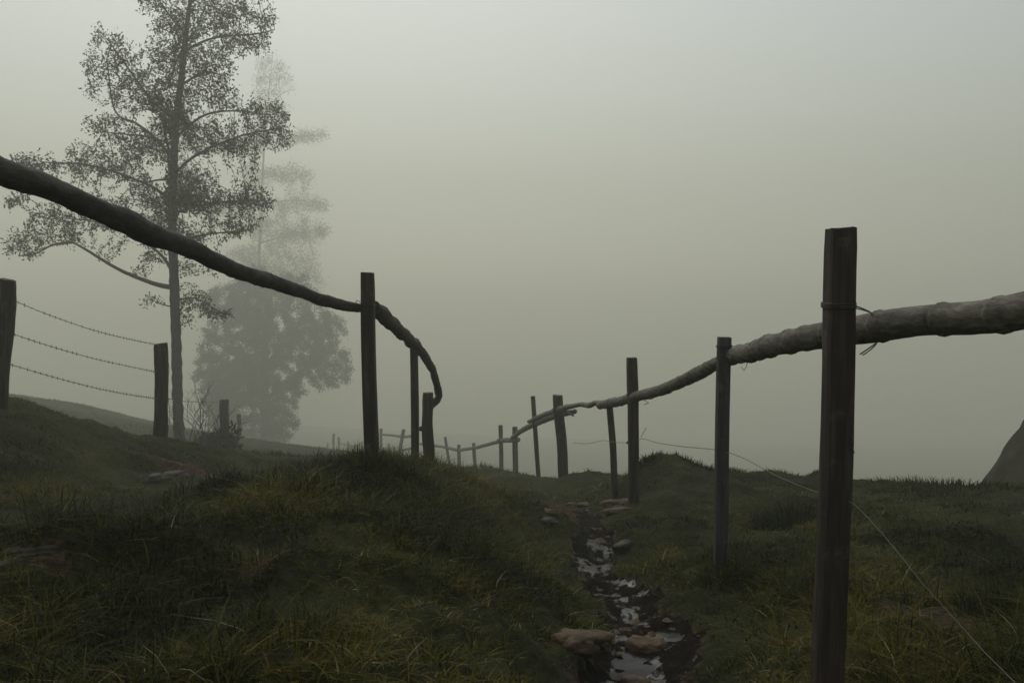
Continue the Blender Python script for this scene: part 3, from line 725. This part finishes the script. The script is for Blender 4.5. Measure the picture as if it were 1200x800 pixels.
def crag(name, c, rad, H, mat, seed, k=72, rows=46, disp=.05):
    """a steep cone-like outcrop with a broken face"""
    V, Fc = [], []
    for j in range(rows + 1):
        t = j / rows
        for i in range(k):
            a = 2 * math.pi * i / k
            r = rad * (1 - t)
            q = Vector((math.cos(a) * 1.4, math.sin(a) * 1.4, t * 2.4 + seed))
            r *= 1 + disp * (mnoise.noise(q) + .6 * mnoise.noise(q * 3) + .35 * mnoise.noise(q * 8) + .2 * mnoise.noise(q * 19))
            V.append((c[0] + r * math.cos(a), c[1] + r * math.sin(a), c[2] + H * t + .02 * H * mnoise.noise(q * 2 + Vector((5, 0, 0))) * (1 - t)))
    for j in range(rows):
        for i in range(k):
            a, b_ = j * k + i, j * k + (i + 1) % k
            Fc.append((a, b_, b_ + k, a + k))
    Fc.append(tuple(rows * k + i for i in range(k)))
    return mesh_obj(name, V, Fc, mat)
c = px(1388, 660, 12.0); h_ = px(1388, 236, 12.0)[2] - c[2]
ro = crag('rock_outcrop', c, (px(1388, 660, 12.0) - px(1132, 660, 12.0))[0], h_, M_earth, 6)
tag(ro, 'dark steep rock outcrop rising behind the grassy crest at the right edge', 'rock')

# ------------------------------------------------------------------ stones
def rock(u, v, d, size, label, mat, seed, rotz=0, flat=.75, lift=-.22, name='stone', group='stones lying along the path'):
    p = on_ground(u, v, d); z = gz(p[0], p[1]); size = [q * p[1] / D(d) for q in size]
    o = lump(name, (p[0], p[1], z + size[2] * lift), size, mat, seed, sub=4, disp=.38, freq=1.2, rotz=rotz, flat=flat)
    return tag(o, label, 'stone', group)
rock(675,756,3.85,(.145,.10,.055),'long flat brown stone on the left edge of the muddy path', M_stone, 2, .1, lift=.1)
rock(757,762,3.75,(.085,.09,.10),'squarish brown stone in the middle of the wet path', M_stone, 3, .3, flat=.5)
rock(744,801,3.3,(.075,.06,.05),'low brown stone cut by the bottom of the frame', M_stone, 4, 0)
rock(640,614,7.0,(.085,.06,.04),'pale tan stone on the slope left of the path', M_stone_grey, 5, -.3)
rock(643,601,7.9,(.07,.06,.045),'small stone just above the pale tan stone', M_stone, 15, .3)
rock(726,592,7.9,(.19,.12,.09),'broad reddish brown boulder at the foot of the thick post', M_stone, 6, .25)
rock(727,601,7.4,(.16,.07,.05),'thin slab in front of the reddish boulder', M_stone, 16, .1)
rock(685,594,8.6,(.075,.06,.05),'right one of the two small grey stones at the top of the wet path', M_stone_grey, 7, 0)
rock(671,592,8.9,(.07,.06,.05),'left one of the two small grey stones at the top of the wet path', M_stone_grey, 8, .5)
rock(734,636,6.0,(.17,.045,.035),'long narrow stone slanting up from the wet path', M_stone_grey, 9, .9)
rock(586,572,15,(.13,.1,.06),'tiny pale stone far down the path under the distant posts', M_stone_grey, 10, .5)
rock(183,563,7.7,(.11,.09,.09),'pale weathered rock in the hollow below the barbed wire fence', M_stone_grey, 11, .3)
rock(205,556,8.4,(.14,.09,.05),'flat grey rock just right of the pale weathered rock', M_stone_grey, 12, .2)
rock(16,652,4.0,(.05,.045,.04),'rounded pale stone by the trampled track', M_stone_grey, 13, .2)
rock(32,650,4.05,(.04,.035,.04),'small round stone touching the rounded pale stone', M_stone_grey, 14, .2)
rock(54,650,4.1,(.05,.035,.03),'small flat stone to the right by the trampled track', M_stone_grey, 17, .4)
rock(-2,668,3.8,(.05,.04,.03),'small dull stone at the left edge of the frame', M_stone_grey, 18, .4)

# gravel trodden into the mud
GVt, GFc = [], []
rg_ = np.random.default_rng(77)
ico = [(0,0,1),(.9,0,.35),(.28,.85,.35),(-.72,.52,.35),(-.72,-.52,.35),(.28,-.85,.35),(0,0,-.5)]
icf = [(0,1,2),(0,2,3),(0,3,4),(0,4,5),(0,5,1),(6,2,1),(6,3,2),(6,4,3),(6,5,4),(6,1,5)]
cnt_ = 0
while cnt_ < 110:
    x_, y_ = rg_.uniform(-.2, 1.3), rg_.uniform(2.6, 9.0)
    if path_mask(np.array([x_]), np.array([y_]))[0] < rg_.uniform(.2, 1.0): continue
    s_ = rg_.gamma(1.6, .0062) + .004; a_ = rg_.uniform(0, 6.28); ca, sa = math.cos(a_), math.sin(a_); e_ = rg_.uniform(.6, 1.5); z_ = gz(x_, y_)
    o = len(GVt)
    for q in ico:
        qx, qy, qz = q[0] * e_ * s_ * rg_.uniform(.8, 1.2), q[1] * s_ * rg_.uniform(.8, 1.2), q[2] * s_ * rg_.uniform(.5, .8)
        GVt.append((x_ + qx * ca - qy * sa, y_ + qx * sa + qy * ca, z_ + qz))
    GFc += [tuple(o + j for j in f) for f in icf]; cnt_ += 1
tag(mesh_obj('gravel', GVt, GFc, M_stone, smooth=False), kind='stuff')

# fallen branches in the hollow
def stick(pts, r, label):
    v, f = sweep(catmull(np.array([px(*p) for p in pts]), .05), [r] * len(catmull(np.array([px(*p) for p in pts]), .05)), 6, .2, 3)
    tag(mesh_obj('fallen_branch', v, f, M_bark), label, 'branch', 'fallen branches')
stick([(200,543,9.5),(222,541,9.7),(240,546,9.9),(258,547,10.1)], .025, 'crooked fallen branch lying in the hollow below the slender tree')
stick([(262,545,10.6),(272,543,10.8),(285,541,11)], .03, 'short fallen branch on the grass below the dark bush')

# ------------------------------------------------------------------ grass
def grass_blades(x, y, h, wd, tint, azi, bend, seg, sway):
    """curved tapering blades -> verts, (loops, starts), tint"""
    k = len(x); z = ground_z(x, y) - .01
    dx, dy = np.cos(azi), np.sin(azi); wa = azi + np.pi / 2 + sway
    wx, wy = np.cos(wa), np.sin(wa)
    rows = []
    for j in range(seg):
        t = j / seg
        cx = x + dx * h * bend * t * t; cyy = y + dy * h * bend * t * t; cz = z + h * (t - .38 * np.minimum(bend, 1.3) * t * t)
        hw = wd * .5 * (1 - t) ** .6
        rows += [np.c_[cx - wx * hw, cyy - wy * hw, cz], np.c_[cx + wx * hw, cyy + wy * hw, cz]]
    rows.append(np.c_[x + dx * h * bend, y + dy * h * bend, z + h * (1 - .38 * np.minimum(bend, 1.3))])
    nv = 2 * seg + 1
    V = np.stack(rows, 1).reshape(-1, 3)
    lp, st, off = [], [], 0
    for j in range(seg - 1): lp += [2 * j, 2 * j + 1, 2 * j + 3, 2 * j + 2]; st.append(off); off += 4
    lp += [2 * seg - 2, 2 * seg - 1, 2 * seg]; st.append(off); off += 3
    lp, st = np.array(lp), np.array(st)
    LV = (np.arange(k)[:, None] * nv + lp[None]).ravel(); LS = (np.arange(k)[:, None] * off + st[None]).ravel()
    return V, LV, LS, np.repeat(tint, nv)
GV, GL, GS, GT = [], [], [], []
nv0 = nl0 = 0
def add_band(d0, d1, dens, per, h0, wd0, seg, spread, side=.80):
    global nv0, nl0
    area = 2 * side * (d1 * d1 - d0 * d0) / 2 + 3.0 * (d1 - d0)
    k = int(area * dens)
    d = np.sqrt(rng.uniform(d0 * d0, d1 * d1, k)); x = rng.uniform(-1, 1, k) * (side * d + 1.5)
    keep = np.hypot(x, d) > 1.15; x, d = x[keep], d[keep]
    pm = path_mask(x, d); bm_ = bare_mask(x, d); tr = poly_dist(x, d, track_pts)
    clump = vnoise(x, d, 1.7, 31) + .6 * vnoise(x, d, 4.3, 32)
    p = np.clip(.85 + clump * 1.0, .5, 1) * (1 - np.clip(pm * 1.5, 0, 1)) * (1 - .96 * bm_)
    keep = rng.uniform(0, 1, len(x)) < p
    x, d, clump, tr = x[keep], d[keep], clump[keep], tr[keep]
    pd, _ = path_dist(x, d)
    long_ = np.clip(.9 + 1.1 * (vnoise(x, d, .75, 33) + .5 * vnoise(x, d, 2.6, 34)) + .5 * clump, .3, 1.5)
    long_ *= .42 + .58 * np.clip((tr - .15) / .6, 0, 1)
    long_ *= .55 + .45 * np.clip((pd - .25) / .5, 0, 1)
    turf = np.clip((x - .9) / .6, 0, 1) * np.clip((d - 3.0) / 2.0, 0, 1) + .7 * np.clip((-x - 1.6) / 1.0, 0, 1) * np.clip((d - 4.6) / 1.2, 0, 1)
    long_ *= 1 - .62 * np.clip(turf, 0, 1)        # grazed short away from the fences
    straw = vnoise(x, d, 1.3, 35) + .7 * vnoise(x, d, 3.7, 36)
    m_ = len(x)
    X = np.repeat(x, per); D = np.repeat(d, per); kk = len(X)
    ta = rng.uniform(0, 2 * np.pi, kk); tr_ = spread * np.sqrt(rng.uniform(0, 1, kk))
    az = ta + rng.normal(0, .7, kk) + np.repeat(rng.normal(0, .4, m_), per)
    hh = h0 * np.repeat(long_ * rng.uniform(.65, 1.25, m_), per) * rng.uniform(.45, 1.15, kk)
    bend = np.abs(rng.normal(.9, .55, kk)) + .15
    ti = np.repeat(.30 + .50 * straw + rng.normal(0, .09, m_), per) + rng.normal(0, .09, kk)
    dead = rng.uniform(0, 1, kk) < np.repeat(np.clip(.06 + .34 * straw, .02, .45), per)
    ti = np.where(dead, np.minimum(.74 + rng.exponential(.09, kk), 1), np.clip(ti, 0, .72))
    bend = np.where(dead, bend * 1.3, bend); hh = np.where(dead, hh * .8, hh)
    V, LV, LS, T_ = grass_blades(X + tr_ * np.cos(ta), D + tr_ * np.sin(ta), hh, wd0 * rng.uniform(.6, 1.3, kk), ti, az, bend, seg, rng.normal(0, .5, kk))
    GV.append(V); GL.append(LV + nv0); GS.append(LS + nl0); GT.append(T_); nv0 += len(V); nl0 += len(LV)
add_band(1.2, 4.2, 300, 14, .135, .0066, 3, .05)
add_band(1.2, 5.5, 560, 6, .05, .0125, 2, .05)          # broad low weed leaves between the blades
add_band(4.2, 7.5, 200, 14, .145, .0068, 3, .07)
add_band(7.5, 12.5, 120, 12, .14, .0085, 2, .09)
add_band(12.5, 24, 30, 10, .15, .014, 2, .14)
add_band(24, 60, 4.0, 9, .2, .026, 2, .3, .66)
g = mesh_obj('grass', np.vstack(GV), (np.concatenate(GL), np.concatenate(GS)), M_grass, smooth=False, attrs={'tint': np.concatenate(GT)})
tag(g, kind='stuff')

# standing tussocks that stick out of the turf
def tussock(u, v, d, rad, h, nb, label, tint0, seed, bendy=.7):
    global rng
    rg = np.random.default_rng(seed); p = px(u, v, d)
    a = rg.uniform(0, 2 * np.pi, nb); r = rad * np.sqrt(rg.uniform(0, 1, nb))
    x = p[0] + r * np.cos(a); y = p[1] + r * np.sin(a)
    hh = h * rg.uniform(.5, 1.1, nb) * (1 - .45 * (r / rad) ** 2)
    V, LV, LS, T_ = grass_blades(x, y, hh, .0012 * d * rg.uniform(.6, 1.2, nb), np.clip(tint0 + rg.normal(0, .1, nb), 0, 1), a + rg.normal(0, .6, nb), np.abs(rg.normal(bendy, .35, nb)), 3, rg.normal(0, .5, nb))
    o = mesh_obj('grass_tussock', V, (LV, LS), M_grass, smooth=False, attrs={'tint': T_})
    tag(o, label, 'grass tussock', 'tussocks standing out of the turf')
tussock(758,548,9.3,.16,.13,400,'upright grass tussock just right of the thick middle post', .25, 1)
tussock(812,552,9.6,.55,.14,1500,'wide low grass hummock on the crest between two posts', .22, 2)
tussock(925,606,6.6,.30,.20,1300,'dark round tussock beside the tall near post', .02, 3)
tussock(1110,574,8.4,.75,.13,1800,'broad grass hummock on the right crest', .3, 4)
tussock(850,676,4.6,.16,.20,400,'tuft of grass round the foot of the grey post', .3, 5)
tussock(300,672,3.45,.12,.11,150,'straw coloured dry tuft on the front of the mound', .78, 6, 1.3)
tussock(1185,735,3.5,.22,.2,900,'dark tussock at the right edge beside the bare soil patch', .02, 7)
tussock(433,556,5.35,.22,.22,700,'long grass round the foot of the tall mound post', .36, 8)
